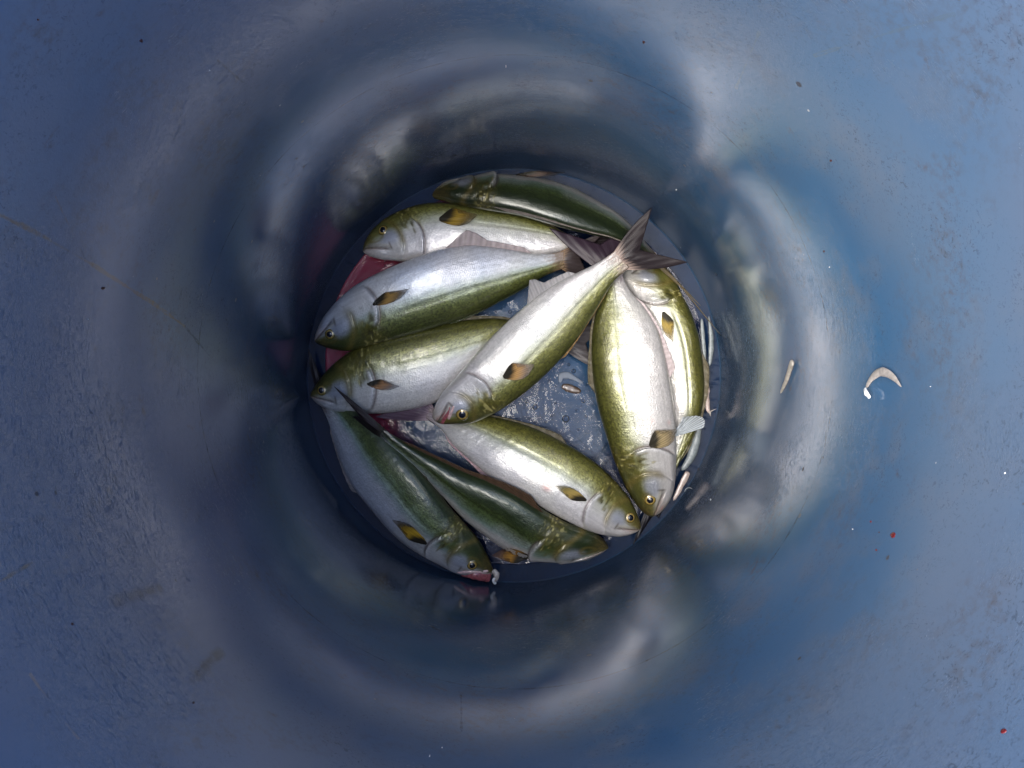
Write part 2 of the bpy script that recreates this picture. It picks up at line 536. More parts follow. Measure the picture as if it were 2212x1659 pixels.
barrel = empty("barrel", (BX, BY, 0))
tag(barrel, "deep blue scuffed plastic barrel seen from inside, holding the fish", "barrel")
FR = 0.0008     # fillet at the foot of the wall
FOOT = 0.0058
wall_prof = [(RW - FR + FR*math.sin(a), FOOT + FR - FR*math.cos(a)) for a in np.linspace(0, math.pi/2, 5)]
for z in np.linspace(FOOT + FR + 0.012, 0.93, 60):
    wall_prof.append((RW, z))
wall_prof += [(RW + 0.001, 0.945), (RW + 0.004, 0.955), (RW + 0.009, 0.958), (RW + 0.014, 0.955), (RW + 0.016, 0.945),
              (RW + 0.0155, 0.90), (RW + 0.008, 0.885), (RW + 0.006, 0.86), (RW + 0.006, 0.02), (RW - 0.01, -0.012), (0.001, -0.014)]
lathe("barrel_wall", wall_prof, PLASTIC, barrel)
DISC_R = 0.158
fl = [(0.0005, 0.0035), (DISC_R*0.5, 0.0035), (DISC_R - 0.004, 0.0035), (DISC_R - 0.001, 0.0030), (DISC_R + 0.001, 0.001),
      (DISC_R + 0.003, -0.0018), (DISC_R + 0.008, -0.002), (DISC_R + 0.014, -0.001), (0.20, 0.0), (0.262, FOOT*0.8), (RW - FR, FOOT)]
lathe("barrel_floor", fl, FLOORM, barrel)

# water lying on the floor, its rim drawn up where it meets the wall's foot
NW = 160
ths = np.linspace(0, 2*math.pi, NW, endpoint=False)
edge = 0.2600 + 0.003*np.sin(ths*3 + 1) + 0.003*np.sin(ths*5 + 0.4)
prof = [(0.0, 0.0), (0.4, 0.0), (0.7, 0.0), (0.9, 0.0), (0.97, 0.0), (0.985, 0.0001), (0.991, 0.0002), (0.996, 0.0004), (1.0, 0.0004), (1.006, -0.0004)]
V = []
for (k, dz) in prof:
    for t, e in zip(ths, edge):
        rr = max(k*e, 0.0005)
        V.append((BX + rr*math.cos(t), BY + rr*math.sin(t), 0.0046 + dz))
water = mesh_obj("water", V, grid_faces(len(prof), NW, True, flip=True), WATER, None, loc=(BX, BY, 0.0))
tag(water, kind='structure')


# ------------------------------------------------------------------ fish
def fish_profile_thick(s):
    return np.interp(s, [0, .03, .08, .15, .25, .38, .5, .62, .75, .87, .95, 1.0],
                        [.20, .38, .60, .80, .94, 1.0, .97, .83, .58, .33, .17, .06])


GILL = lambda c: 0.262 - 0.055*(c + 0.15)**2
PREO = lambda c: 0.180 - 0.050*(c + 0.05)**2


def skin_colour(s, c, p, seed):
    """pigment of the skin over length s and back-to-belly coordinate c"""
    sh = s.shape
    n1 = vnoise(sh, (40, 10), seed) - 0.5
    n2 = vnoise(sh, (14, 6), seed + 1) - 0.5
    n3 = vnoise(sh, (110, 50), seed + 2) - 0.5
    n4 = vnoise(sh, (6, 44), seed + 5) - 0.5
    t = c + p.get('shift', 0) + .07 + 0.10*n1 + 0.10*n2 + 0.05*n3 + 0.06*n4
    t = t + 0.22*sstep(0.30, 0.10, s)*sstep(-0.35, 0.25, c) * p.get('headdark', 1)
    xs = [-1, -.45, -.05, .15, .34, .52, .72, 1.0]
    g = p.get('gold', 0.0)
    cols = np.array([(.66, .63, .59), (.64, .62, .58), (.565, .56, .50), (.42, .43, .315),
                     (.275 + .05*g, .287 + .025*g, .145 - .02*g), (.160 + .09*g, .170 + .055*g, .046), (.100 + .06*g, .105 + .036*g, .024),
                     (.050 + .03*g, .058 + .015*g, .014)])
    if 'green' in p:
        k = p['green']
        cols[3:] = cols[3:] * np.array([1 - .35*k, 1 - .10*k, 1 - .0*k]) * (1 - .25*k)
    col = np.stack([np.interp(t, xs, cols[:, i]) for i in range(3)], -1)
    b = p.get('blue', 0)
    bl = (b * sstep(0.25, -0.25, c) * (0.6 + n2))[..., None]
    col = col*(1 - bl) + np.array([.44, .52, .66])*bl
    # lilac sheen patches on the flank
    li = (0.35*sstep(0.1, 0.35, vnoise(sh, (9, 5), seed + 3) - 0.25)*sstep(.3, -.1, c))[..., None]
    col = col*(1 - li*.5) + np.array([.62, .58, .68])*li*.5
    # lateral line
    ll = np.exp(-((c - 0.20 - 0.10*np.exp(-((s - .3)/.12)**2))/0.022)**2)*sstep(.27, .33, s)
    col = col*(1 - 0.22*ll[..., None])
    # head
    hd = sstep(0.275, 0.255, s - (GILL(c) - .262))
    cheek = np.exp(-(((s - .135)/.042)**2 + ((c + .02)/.34)**2)**2)
    col = col*(1 - .8*cheek[..., None]) + np.array([.37, .39, .47])*.8*cheek[..., None]
    sno = sstep(.105, .03, s)*1.15
    sc = np.array([.17, .125, .04])*(0.7 + n3)[..., None]*sstep(-.6, -.1, c)[..., None] + np.array([.50, .42, .36])*(1 - sstep(-.6, -.1, c))[..., None]
    col = col*(1 - .65*sno[..., None]) + sc*.65*sno[..., None]
    # olive freckled band along the gill plates
    dp = s - PREO(c)
    band = np.exp(-(dp/.013)**2)*sstep(-.75, -.25, c)
    col = col*(1 - .75*band[..., None]) + np.array([.17, .130, .028])*.75*band[..., None]
    n5 = vnoise(sh, (150, 40), seed + 7)
    top = sstep(.0, .35, c + 1.0*(n3))*np.exp(-((s - .222)/.036)**2)
    col = col*(1 - .8*top[..., None]) + np.array([.125, .108, .020])*.8*top[..., None]
    spots = top*sstep(.70, .86, n5)
    col = col*(1 - spots[..., None]) + np.array([.46, .40, .14])*spots[..., None]
    drk = top*sstep(.34, .18, n5)*.7
    col = col*(1 - drk[..., None]) + np.array([.035, .032, .010])*drk[..., None]
    ring = np.exp(-((np.hypot((s - .085)/.035, (c - .25)/.30) - .75)/.22)**2)
    col = col*(1 - .7*ring[..., None]) + np.array([.16, .125, .030])*.7*ring[..., None]
    # gill opening
    dg = s - GILL(c)
    slit = np.exp(-((dg - .004)/.0050)**2)*sstep(-.95, -.7, c)*sstep(.42, .2, c)
    col = col*(1 - .80*slit[..., None]) + np.array([.06, .03, .035])*.80*slit[..., None]
    rim = np.exp(-((dg + .006)/.006)**2)*sstep(-.95, -.7, c)*sstep(.42, .2, c)
    col = col*(1 - .6*rim[..., None]) + np.array([.76, .74, .74])*.6*rim[..., None]
    # mouth line
    ml = mouth_d(s, c)
    lip = np.exp(-((ml - .0)/.060)**2)*sstep(.125, .10, s)
    col = col*(1 - .85*lip[..., None]) + np.array([.055, .030, .022])*.85*lip[..., None]
    mx = np.exp(-((ml - .15)/.07)**2)*sstep(.128, .118, s)*sstep(.03, .07, s)
    col = col*(1 - .55*mx[..., None]) + np.array([.40, .35, .25])*.55*mx[..., None]
    mx2 = np.exp(-((s - .124)/.004)**2)*sstep(-.62, -.50, c)*sstep(-.15, -.30, c)
    col = col*(1 - .7*mx2[..., None]) + np.array([.10, .075, .05])*.7*mx2[..., None]
    pk = np.exp(-((ml + .11)/.07)**2)*sstep(.12, .07, s)
    col = col*(1 - .35*pk[..., None]) + np.array([.60, .42, .38])*.35*pk[..., None]
    # reddish bruises
    for (bs, bc, br, bk) in p.get('bruise', []):
        w = bk*np.exp(-(((s - bs)/br)**2 + ((c - bc)/(br*6))**2))
        col = col*(1 - w[..., None]) + np.array([.70, .25, .20])*w[..., None]
    dark = sstep(.90, .985, s + .012*np.sin(c*17) + .05*n3)[..., None]*.85
    col = col*(1 - dark) + np.array(p.get('tailbase', (.28, .215, .18)))*.8*dark
    col *= p.get('lum', 1.0)
    spk = 0.17 + 0.38*sstep(.05, .5, t)*sstep(1.3, .8, t)
    return np.clip(col, 0.004, .82), spk*(1 - .6*sstep(.27, .22, s))


def mouth_d(s, c):
    return c - (-0.02 - 4.2*s)


def fin_obj(name, P, col, root, thin=None, nsub=0, thick=0.0007):
    nu, nv = P.shape[:2]
    n = np.zeros_like(P)
    du = np.gradient(P, axis=0); dv = np.gradient(P, axis=1)
    n = nrm(np.cross(du, dv))
    flip = n[..., 2].mean() < 0
    if flip: n = -n
    th = thick*(1 - .6*np.linspace(0, 1, nu))[:, None, None]
    V = np.concatenate([(P + n*th*.5).reshape(-1, 3), (P - n*th*.5).reshape(-1, 3)])
    a = nu*nv
    F = grid_faces(nu, nv, flip=flip) + grid_faces(nu, nv, off=a, flip=not flip)
    bd = [(i, 0) for i in range(nu)] + [(nu-1, j) for j in range(1, nv)] + [(i, nv-1) for i in range(nu-2, -1, -1)] + [(0, j) for j in range(nv-2, 0, -1)]
    ids = [i*nv + j for i, j in bd]
    for k in range(len(ids)):
        k2 = (k+1) % len(ids)
        q = [ids[k], ids[k2], ids[k2] + a, ids[k] + a]
        F.append(q if flip else q[::-1])
    uu, vv = np.meshgrid(np.linspace(0, 1, nu), np.linspace(0, 1, nv), indexing='ij')
    fuv = np.stack([uu, vv, np.full_like(uu, rng.random()*5)], -1).reshape(-1, 3)
    if thin is None: thin = np.zeros((nu, nv))
    at2 = {'skin': ('FLOAT_COLOR', np.concatenate([rgba(col).reshape(-1, 4)]*2)),
           'fuv': ('FLOAT_VECTOR', np.concatenate([fuv]*2)),
           'thin': ('FLOAT', np.concatenate([thin.ravel()]*2))}
    return mesh_obj(name, V, F, FIN, root, attrs=at2)


def lerp(a, b, t):
    return a + (b - a)*t


def make_fish(p, label):
    st = p['st']
    ss = np.array([x[0] for x in st], float)
    zs, zv = zip(*p['z'])
    NU, NV = 230, 96
    # denser rings on the head
    s = np.concatenate([np.linspace(0, .30, 120, endpoint=False), np.linspace(.30, 1, NU - 120)])
    global YS
    YS = s
    zc = herm(zs, zv, s) if len(zs) > 2 else np.interp(s, zs, zv)
    Dg = herm(ss, [x[1] for x in st], s); Vg = herm(ss, [x[2] for x in st], s)
    D = np.array([at(a[0], a[1], z) for a, z in zip(Dg, zc)]); Vn = np.array([at(a[0], a[1], z) for a, z in zip(Vg, zc)])
    C = (D + Vn)/2
    tp = np.interp(s, [0, .03, .08, .13], [.70, .82, .96, 1])[:, None]     # pointed snout
    D, Vn = C + (D - C)*tp, C + (Vn - C)*tp
    Hw = np.linalg.norm(D - Vn, axis=1)/2
    Nn = nrm(D - Vn)
    T = nrm(np.gradient(C, axis=0))
    rho = math.radians(p.get('roll', 0)) * np.interp(s, [0, 1], [1, p.get('rolltail', 1)])
    Z = np.array([0, 0, 1.0])
    w = p.get('thick', .52)*Hw.max()*fish_profile_thick(s)
    w = np.minimum(w, Hw*1.05 + .002)
    h = np.sqrt(np.maximum(Hw**2 - (w*np.sin(rho))**2, (Hw*.55)**2))/np.cos(rho)
    cap = np.sqrt(1 - (1 - np.clip(s/.022, 0.0, 1))**2)
    cap[0] = .04
    h = h*cap; w = w*cap
    Dax = np.cos(rho)[:, None]*Nn + np.sin(rho)[:, None]*Z
    Sax = np.cos(rho)[:, None]*Z - np.sin(rho)[:, None]*Nn
    ph = np.linspace(0, 2*math.pi, NV, endpoint=False)
    cs, sn = np.cos(ph), np.sin(ph)
    e = 2/2.25
    X = np.sign(cs)*np.abs(cs)**e; Y = np.sign(sn)*np.abs(sn)**e
    S2 = np.repeat(s[:, None], NV, 1); C2 = np.repeat(X[None], NU, 0)
    side = np.abs(Y)[None]
    # relief: gill cover edge, cheek plate, mouth groove, eye socket
    dg = S2 - GILL(C2); dp = S2 - PREO(C2)
    win = sstep(-.97, -.75, C2)*sstep(.55, .25, C2)
    rel = np.where(dg < 0, .0022*np.exp(dg/.05), -.0016*np.exp(-dg/.008))*win
    rel += np.where(dp < 0, .0012*np.exp(dp/.03), -.0008*np.exp(-dp/.006))*win
    ml = mouth_d(S2, C2)
    rel += -.0024*np.exp(-(ml/.05)**2)*sstep(.125, .10, S2) + .0008*np.exp(-((ml - .12)/.06)**2)*sstep(.125, .09, S2)
    rel += -.0006*np.exp(-((C2 - .22)/.03)**2)*sstep(.28, .35, S2)
    sd = p['seed']
    rel += .0005*(vnoise((NU, NV), (11, 9), sd + 9) - .5) + .0016*(vnoise((NU, NV), (5, 5), sd + 29) - .5) + .0002*(vnoise((NU, NV), (60, 44), sd + 13) - .5)
    rel += .0007*np.exp(-((S2 - .222)/.04)**2)*sstep(.0, .3, C2)*(vnoise((NU, NV), (70, 30), sd + 19) - .5)
    rel += .0010*np.exp(-(((S2 - .135)/.035)**2 + ((C2 + .05)/.30)**2))
    rel *= cap[:, None]*p.get('relief', 2.2)
    W2 = (w[:, None]*Y[None]) + np.sign(Y)[None]*rel*np.minimum(side*1.6, 1)
    Pm = C[:, None] + Dax[:, None]*(h[:, None]*C2)[..., None] + Sax[:, None]*W2[..., None]
    root_loc = np.array([C[NU//2][0], C[NU//2][1], max(0.0, zc.min() - w.max())])
    root = empty(p.get('name', 'fish'), root_loc)
    tag(root, label, "fish", "fish in the barrel")
    root['origin_xyz'] = root_loc.tolist()
    col, spk = skin_colour(S2, C2, p, sd)
    Lm = np.concatenate([[0], np.cumsum(np.linalg.norm(np.diff(C, axis=0), axis=1))])
    arc = h[:, None]*C2
    fuv = np.stack([np.repeat(Lm[:, None], NV, 1), arc, np.where(Y[None] > 0, 0.0, 0.3)*np.ones_like(S2) + sd*.37], -1)
    faces = grid_faces(NU, NV, True)
    faces += [list(range(NV)), [(NU-1)*NV + j for j in range(NV)][::-1]]
    body = mesh_obj("body", Pm.reshape(-1, 3), faces, SKIN, root,
                    attrs={'skin': ('FLOAT_COLOR', rgba(col).reshape(-1, 4)), 'spk': ('FLOAT', spk), 'fuv': ('FLOAT_VECTOR', fuv.reshape(-1, 3))})
    bm = bmesh.new(); bm.from_mesh(body.data); bmesh.ops.recalc_face_normals(bm, faces=bm.faces); bm.to_mesh(body.data); bm.free()
    body.data.polygons.foreach_set('use_smooth', [True]*len(body.data.polygons))

    up = Y > 0.05
    topP = Pm[:, up].reshape(-1, 3); topG = to_grid(topP)

    def surf(gx, gy):
        i = np.argmin((topG[:, 0] - gx)**2 + (topG[:, 1] - gy)**2)
        return topP[i], i

    # ---- eye
    if 'eye' in p:
        q, i = surf(*p['eye'])
        iu = i // up.sum(); jv = np.where(up)[0][i % up.sum()]
        a = Pm[min(iu+3, NU-1), jv] - Pm[max(iu-3, 0), jv]; b = Pm[iu, (jv+2) % NV] - Pm[iu, jv-2]
        n = nrm(np.cross(a, b)); n = n if n[2] > 0 else -n
        n = nrm(n*.6 + Z*.55)
        R = p.get('eyer', .0072)
        make_eye_obj(root, q, n, R)
    # ---- tail fin
    tl = p['tail']
    rootD, rootV = D[-4] - (D[-4]-Vn[-4])*.04, Vn[-4] + (D[-4]-Vn[-4])*.04
    rootD = C[-4] + Dax[-4]*h[-4]*.96; rootV = C[-4] - Dax[-4]*h[-4]*.96
    tD, tV, fk = (at(*tl[k]) for k in ('D', 'V', 'fork'))
    nu, nv = 26, 61
    u = np.linspace(0, 1, nu)[:, None, None]; v = np.linspace(-1, 1, nv)[None, :, None]
    rt = lerp(rootV, rootD, (v + 1)/2)
    av = np.abs(v)
    tip = np.where(v > 0, tD, tV)
    en = fk + (tip - fk)*(av**1.15)
    G = lerp(rt, en, u)
    mid = (rootD + rootV)/2
    bow = (u*(1-u))*4*.045*np.sign(v)*av**2
    Gd = nrm(tD - tV)
    G = G + Gd*bow*np.linalg.norm(tD - tV)*.95*p.get('bow', 1)
    G = G + Z*(.004*np.sin(u*3.1)*np.cos(v*2.0) + .0003*np.sin(v*23)*u)
    uu, vv = u[..., 0]*np.ones((nu, nv)), v[..., 0]*np.ones((nu, nv))
    tc0, tc1 = np.array(p.get('tailbase', (.28, .215, .18))), np.array(p.get('tailcol', (.028, .021, .024)))*.65
    k = sstep(0.0, .32, uu + .05*np.sin(vv*31) + .04*np.sin(vv*57 + 1))
    tcol = tc0*(1 - k[..., None]) + tc1*k[..., None]
    ray = (.75 + .5*(np.sin(vv*52) > .2))[..., None]
    tcol = tcol*(.90 + .10*ray)
    fin_obj("tail_fin", G, tcol, root, thick=.0016)
    # ---- dorsal and anal fins
    for nm, sg, key, dflt in (("dorsal_fin", 1, 'dorsal', (.44, .86, .009, (.10, .085, .05))), ("anal_fin", -1, 'anal', (.56, .88, .010, (.42, .36, .34)))):
        cfg = p.get(key, dflt)
        if cfg is None: continue
        s0, s1, ht, fc = cfg[:4]
        pk = cfg[4] if len(cfg) > 4 else .08
        nu, nv = 70, 9
        t = np.linspace(0, 1, nu)
        si = s0 + (s1 - s0)*t
        ax = np.array([np.interp(si, s, Dax[:, i]) for i in range(3)]).T
        hb = np.interp(si, s, h)
        cc = np.array([np.interp(si, s, C[:, i]) for i in range(3)]).T
        tt = np.array([np.interp(si, s, T[:, i]) for i in range(3)]).T
        bs = cc + ax*sg*(hb*.975)[:, None]
        prof_ = np.interp(t, [0, pk, pk + .1, .45, .9, 1], [.05, 1, .86, .42, .30, .02])
        G = np.zeros((nu, nv, 3))
        for j, vj in enumerate(np.linspace(0, 1, nv)):
            G[:, j] = bs + (ax*sg*.93 + tt*.42)*(ht*prof_*vj)[:, None] + Z*(p.get('finlift', .0)*vj*prof_ + .0008*np.sin(t*60)*vj)[:, None]
        tv, vv = np.meshgrid(t, np.linspace(0, 1, nv), indexing='ij')
        fcol = np.array(fc)*(0.85 + .16*(np.sin(tv*110) > 0) + .2*vv)[..., None]
        fin_obj(nm, G, fcol, root, thin=.35*vv*(1 - tv), thick=.0009)
    # ---- paired fins
    for nm, key in (("pectoral_fin", 'pec'), ("pelvic_fin", 'pelv')):
        if key not in p: continue
        f = p[key]
        (bx, by), (tx, ty), wd = f['b'], f['t'], f['w']
        nu, nv = 22, 45
        u = np.linspace(0, 1, nu); v = np.linspace(-1, 1, nv)
        d = np.array([tx - bx, ty - by], float); Ld = np.linalg.norm(d); pr = np.array([-d[1], d[0]])/Ld
        if 'skew' not in f: f['skew'] = 0.18
        G = np.zeros((nu, nv, 3))
        zt = f.get('lift', .007)*1.5
        for i, ui in enumerate(u):
            hw = wd*.5*herm([0, .15, .4, .7, .9, 1], f.get('shape', [.14, .50, .88, .95, .72, .35]), np.array([ui]))[0]
            for j, vj in enumerate(v):
                ue = ui*(1 - .30*abs(vj)**2*ui + f['skew']*vj*ui)
                g = np.array([bx, by]) + d*ue + pr*vj*hw
                q, _ = surf(*g)
                z0 = q[2]
                if np.hypot(*(to_grid(q) - g)) > 25: z0 = f.get('zout', q[2])
                z = z0 + .0012 + zt*ui**1.2 + .0004*math.sin(vj*14)*ui + .003*(1 - vj*vj)*ui
                G[i, j] = at(g[0], g[1], z)
        # smooth heights
        for _ in range(6):
            G[1:-1, 1:-1, 2] = (G[:-2, 1:-1, 2] + G[2:, 1:-1, 2] + G[1:-1, :-2, 2] + G[1:-1, 2:, 2])/4
        uu, vv = np.meshgrid(u, v, indexing='ij')
        if key == 'pec':
            am = np.array(f.get('amber', (.26, .155, .045)))*1.15
            c0, c1, c2 = np.array([.024, .021, .014]), am*1.15, np.array(f.get('end', (.17, .13, .08)))
            wsh = uu + .22*vv + .02*np.sin(vv*9)
            k1 = sstep(.22, .50, wsh)[..., None]; k2 = sstep(.45, .95, wsh)[..., None]
            fc = (c0*(1-k1) + c1*k1)*(1-k2) + c2*k2
            ed = sstep(.8, 1.0, np.abs(vv))[..., None]
            fc = fc*(1 - .25*ed) + np.array([.06, .055, .045])*.25*ed
            th = .70*sstep(.50, 1.0, uu + .2*np.abs(vv)**2)
        else:
            fc = np.array(f['col'])*np.ones((nu, nv, 3)); th = .18 + .35*uu
        ra = f.get('rays', .24)
        fc = fc*(1 - ra*.6 + ra*1.2*(np.sin(vv*30) > .1))[..., None]
        fin_obj(nm, G, fc, root, thin=th, thick=.0010)
    # ---- open mouths
    if 'gape' in p:
        for (nm, pts, wds, mat, dz) in p['gape']:
            P3 = []
            for (gx, gy) in pts:
                q, _ = surf(gx, gy)
                P3.append(at(gx, gy, q[2] + dz))
            sliver_mesh(nm, P3, wds, .45, mat, root)
    return root


def make_eye_obj(root, q, n, R):
    a = nrm(np.cross(n, [0.3, 1, 0])); b = np.cross(n, a)
    nr, nt_ = 12, 36
    V, cl = [], []
    for i in range(nr):
        r = R*1.0*(i/(nr - 1))
        hgt = .42*R*math.sqrt(max(0, 1 - (r/(R*1.04))**2))
        for j in range(nt_):
            t = 2*math.pi*j/nt_
            V.append(q + a*r*math.cos(t) + b*r*math.sin(t) + n*(hgt - .0006))
            k = r/R
            if k < .60: c = (.30, .21, .08)
            elif k < .68: c = (.42, .30, .09)
            elif k < .88: c = (.26, .18, .035)
            else: c = (.12, .095, .03)
            j1 = .8 + .4*rng.random()
            cl.append(np.array(c)*j1)
    # closed underside
    for j in range(nt_):
        t = 2*math.pi*j/nt_
        V.append(q + a*R*.9*math.cos(t) + b*R*.9*math.sin(t) - n*.003); cl.append(np.array((.05, .04, .02)))
    F = grid_faces(nr + 1, nt_, True)
    F.append([nr*nt_ + j for j in range(nt_)])
    eye = mesh_obj("eye", V, F, EYE, root, attrs={'skin': ('FLOAT_COLOR', rgba(np.array(cl)))})
    bm = bmesh.new(); bm.from_mesh(eye.data); bmesh.ops.recalc_face_normals(bm, faces=bm.faces); bm.to_mesh(eye.data); bm.free()
    # pupil
    V = []
    nr2 = 7
    rp = R*.52
    for i in range(nr2):
        r = rp*(i/(nr2-1))
        hgt = .42*R*math.sqrt(1 - (r/(R*1.04))**2) + .0005*(1 - (r/rp)**4)
        for j in range(nt_):
            t = 2*math.pi*j/nt_
            V.append(q + a*r*math.cos(t) + b*r*math.sin(t) + n*(hgt - .0004))
    for j in range(nt_):
        t = 2*math.pi*j/nt_
        V.append(q + a*rp*.95*math.cos(t) + b*rp*.95*math.sin(t) + n*(.2*R - .0006))
    F = grid_faces(nr2 + 1, nt_, True); F.append([nr2*nt_ + j for j in range(nt_)])
    pu = mesh_obj("pupil", np.array(V) - np.array(root['origin_xyz'])*0, F, PUPIL, root)
    pu.parent = eye
    bm = bmesh.new(); bm.from_mesh(pu.data); bmesh.ops.recalc_face_normals(bm, faces=bm.faces); bm.to_mesh(pu.data); bm.free()


def sliver_mesh(name, pts, wds, flat, mat, parent=None, loc=None, lump=.12, nrmv=None):
    """a tapered limp strip along a line of points; flat = height over width"""
    pts = np.array(pts, float)
    n = 40; m = 20
    x = np.linspace(0, 1, len(pts)); t = np.linspace(0, 1, n)
    P = herm(x, pts, t) if len(pts) > 2 else np.array([lerp(pts[0], pts[1], k) for k in t])
    wd = np.interp(t, np.linspace(0, 1, len(wds)), wds)*np.sqrt(np.clip(np.minimum(t, 1 - t)/.06, .02, 1))
    T = nrm(np.gradient(P, axis=0))
    up = np.array([0, 0, 1.0]) if nrmv is None else nrm(nrmv)
    side = nrm(np.cross(T, up)); u2 = np.cross(side, T)
    V = []
    jit = vnoise((n, m), (9, 6), int(abs(pts[0][0])*1e5) % 9999)
    jit[:, 0] = jit[:, -1]
    for i in range(n):
        for j in range(m):
            a = 2*math.pi*j/m
            k = 1 + lump*2*(jit[i, j] - .5)
            V.append(P[i] + side[i]*wd[i]*.5*math.cos(a)*k + u2[i]*wd[i]*.5*flat*math.sin(a)*k)
    F = grid_faces(n, m, True) + [list(range(m)), [(n-1)*m + j for j in range(m)][::-1]]
    o = mesh_obj(name, V, F, mat, parent, loc=loc)
    bm = bmesh.new(); bm.from_mesh(o.data); bmesh.ops.recalc_face_normals(bm, faces=bm.faces); bm.to_mesh(o.data); bm.free()
    o.data.polygons.foreach_set('use_smooth', [True]*len(o.data.polygons))
    return o


#@FISH
FISH = []
FISH.append((dict(seed=11, roll=42, z=[(0, .044), (.4, .050), (.8, .044), (1, .036)], shift=.30, green=1.0, lum=.52, thick=.60,
    st=[(0, (618, -5), (615, -25)), (.06, (680, 15), (665, -72)), (.14, (760, 35), (750, -88)), (.25, (860, 55), (876, -109)),
        (.35, (970, 75), (980, -108)), (.45, (1080, 105), (1096, -94)), (.55, (1180, 135), (1206, -59)), (.65, (1270, 155), (1300, -5)),
        (.75, (1350, 170), (1385, 45)), (.85, (1420, 195), (1450, 105)), (.93, (1470, 228), (1505, 172)), (1, (1530, 268), (1562, 236))],
    tail=dict(D=(1735, 445, .040), V=(1822, 572, .050), fork=(1640, 345, .036)), tailcol=(.13, .10, .05), tailbase=(.16, .12, .05), bow=2.6,
    pec=dict(b=(966, -100), t=(1165, -112), w=26, lift=.006, amber=(.05, .03, .02), end=(.02, .02, .025)),
    dorsal=(.26, .90, .007, (.20, .17, .15))),
    "dark green fish along the top wall, lying with its back up"))
FISH.append((dict(seed=22, roll=-8, z=[(0, .026), (1, .026)], shift=-.20, gold=.2, lum=1.1,
    st=[(0, (325, 195), (330, 235)), (.05, (345, 150), (380, 252)), (.12, (400, 95), (470, 260)), (.2, (470, 52), (560, 265)),
        (.3, (590, 16), (650, 264)), (.4, (720, 18), (760, 265)), (.5, (830, 38), (860, 265)), (.6, (930, 58), (960, 255)),
        (.7, (1030, 82), (1050, 245)), (.8, (1110, 112), (1130, 225)), (.9, (1190, 150), (1190, 210)), (1, (1260, 180), (1255, 215))],
    tail=dict(D=(1400, 140, .028), V=(1380, 260, .022), fork=(1320, 200, .024)),
    eye=(412, 128), pec=dict(b=(645, 84), t=(800, 62), w=78, lift=.006, amber=(.22, .14, .02), end=(.12, .085, .03))),
    "white-bellied fish with golden eye, its back against the dark green fish by the top wall"))
FISH.append((dict(seed=33, roll=-14, z=[(0, .040), (.3, .050), (.6, .054), (1, .044)], shift=.05, blue=.6, gold=.1, green=.35,
    st=[(0, (130, 605), (122, 575)), (.05, (170, 622), (145, 520)), (.12, (250, 632), (200, 450)), (.2, (350, 612), (290, 370)),
        (.3, (480, 577), (420, 300)), (.4, (600, 542), (540, 252)), (.5, (720, 502), (650, 216)), (.6, (830, 457), (760, 198)),
        (.7, (920, 412), (870, 204)), (.8, (1010, 362), (970, 218)), (.9, (1090, 317), (1070, 230)), (1, (1170, 285), (1162, 218))],
    tail=dict(D=(1270, 330, .036), V=(1330, 140, .044), fork=(1230, 245, .040)), tailbase=(.25, .16, .09), tailcol=(.06, .045, .045),
    eye=(190, 560), pec=dict(b=(368, 440), t=(512, 374), w=52, lift=.008),
    anal=(.52, .86, .021, (.33, .275, .27), .20), dorsal=(.45, .85, .004, (.06, .07, .03))),
    "fish with bluish belly turned up and green back down, second from the top at left"))
FISH.append((dict(seed=44, roll=10, z=[(0, .024), (.4, .027), (1, .022)], shift=-.07, gold=.45, lum=1.05,
    st=[(0, (105, 805), (112, 835)), (.05, (140, 755), (150, 868)), (.12, (210, 685), (225, 890)), (.2, (300, 622), (320, 894)),
        (.3, (430, 572), (440, 890)), (.4, (560, 540), (570, 866)), (.5, (690, 515), (680, 826)), (.6, (800, 500), (780, 762)),
        (.7, (895, 498), (870, 700)), (.8, (985, 515), (960, 650)), (.9, (1070, 540), (1050, 615)), (1, (1150, 548), (1145, 590))],
    tail=dict(D=(1345, 520, .024), V=(1284, 700, .030), fork=(1255, 600, .022)), tailcol=(.10, .09, .095),
    eye=(155, 797), pec=dict(b=(345, 770), t=(475, 778), w=46, lift=.004, amber=(.28, .15, .07), end=(.25, .22, .2))),
    "olive-backed fish at the left wall with a dark tail lobe lying over its cheek"))
FISH.append((dict(seed=101, roll=20, z=[(0, .024), (.4, .033), (1, .022)], shift=.02, blue=.45, green=.75, lum=.98, bow=2.2,
    st=[(0, (872, 1520), (868, 1585)), (.05, (848, 1475), (800, 1580)), (.12, (805, 1410), (720, 1566)), (.2, (752, 1350), (630, 1522)),
        (.3, (690, 1280), (520, 1460)), (.4, (630, 1200), (430, 1385)), (.5, (570, 1120), (350, 1290)), (.6, (500, 1045), (285, 1208)),
        (.7, (430, 975), (235, 1115)), (.8, (360, 915), (202, 1015)), (.9, (280, 870), (180, 930)), (1, (195, 830), (150, 862))],
    tail=dict(D=(255, 740, .020), V=(98, 618, .034), fork=(165, 775, .020)),
    eye=(783, 1525), pec=dict(b=(592, 1437), t=(452, 1342), w=54, lift=.008, amber=(.40, .24, .02), end=(.06, .04, .02)),
    gape=[("mouth_lining", [(735, 1565), (790, 1566), (862, 1572)], [.004, .012, .016], FLESH, .0005),
          ("lower_lip", [(720, 1556), (780, 1552), (850, 1550)], [.003, .004, .004], TONGUE, .001)]),
    "blue-bellied fish along the lower left wall with its pink mouth open"))
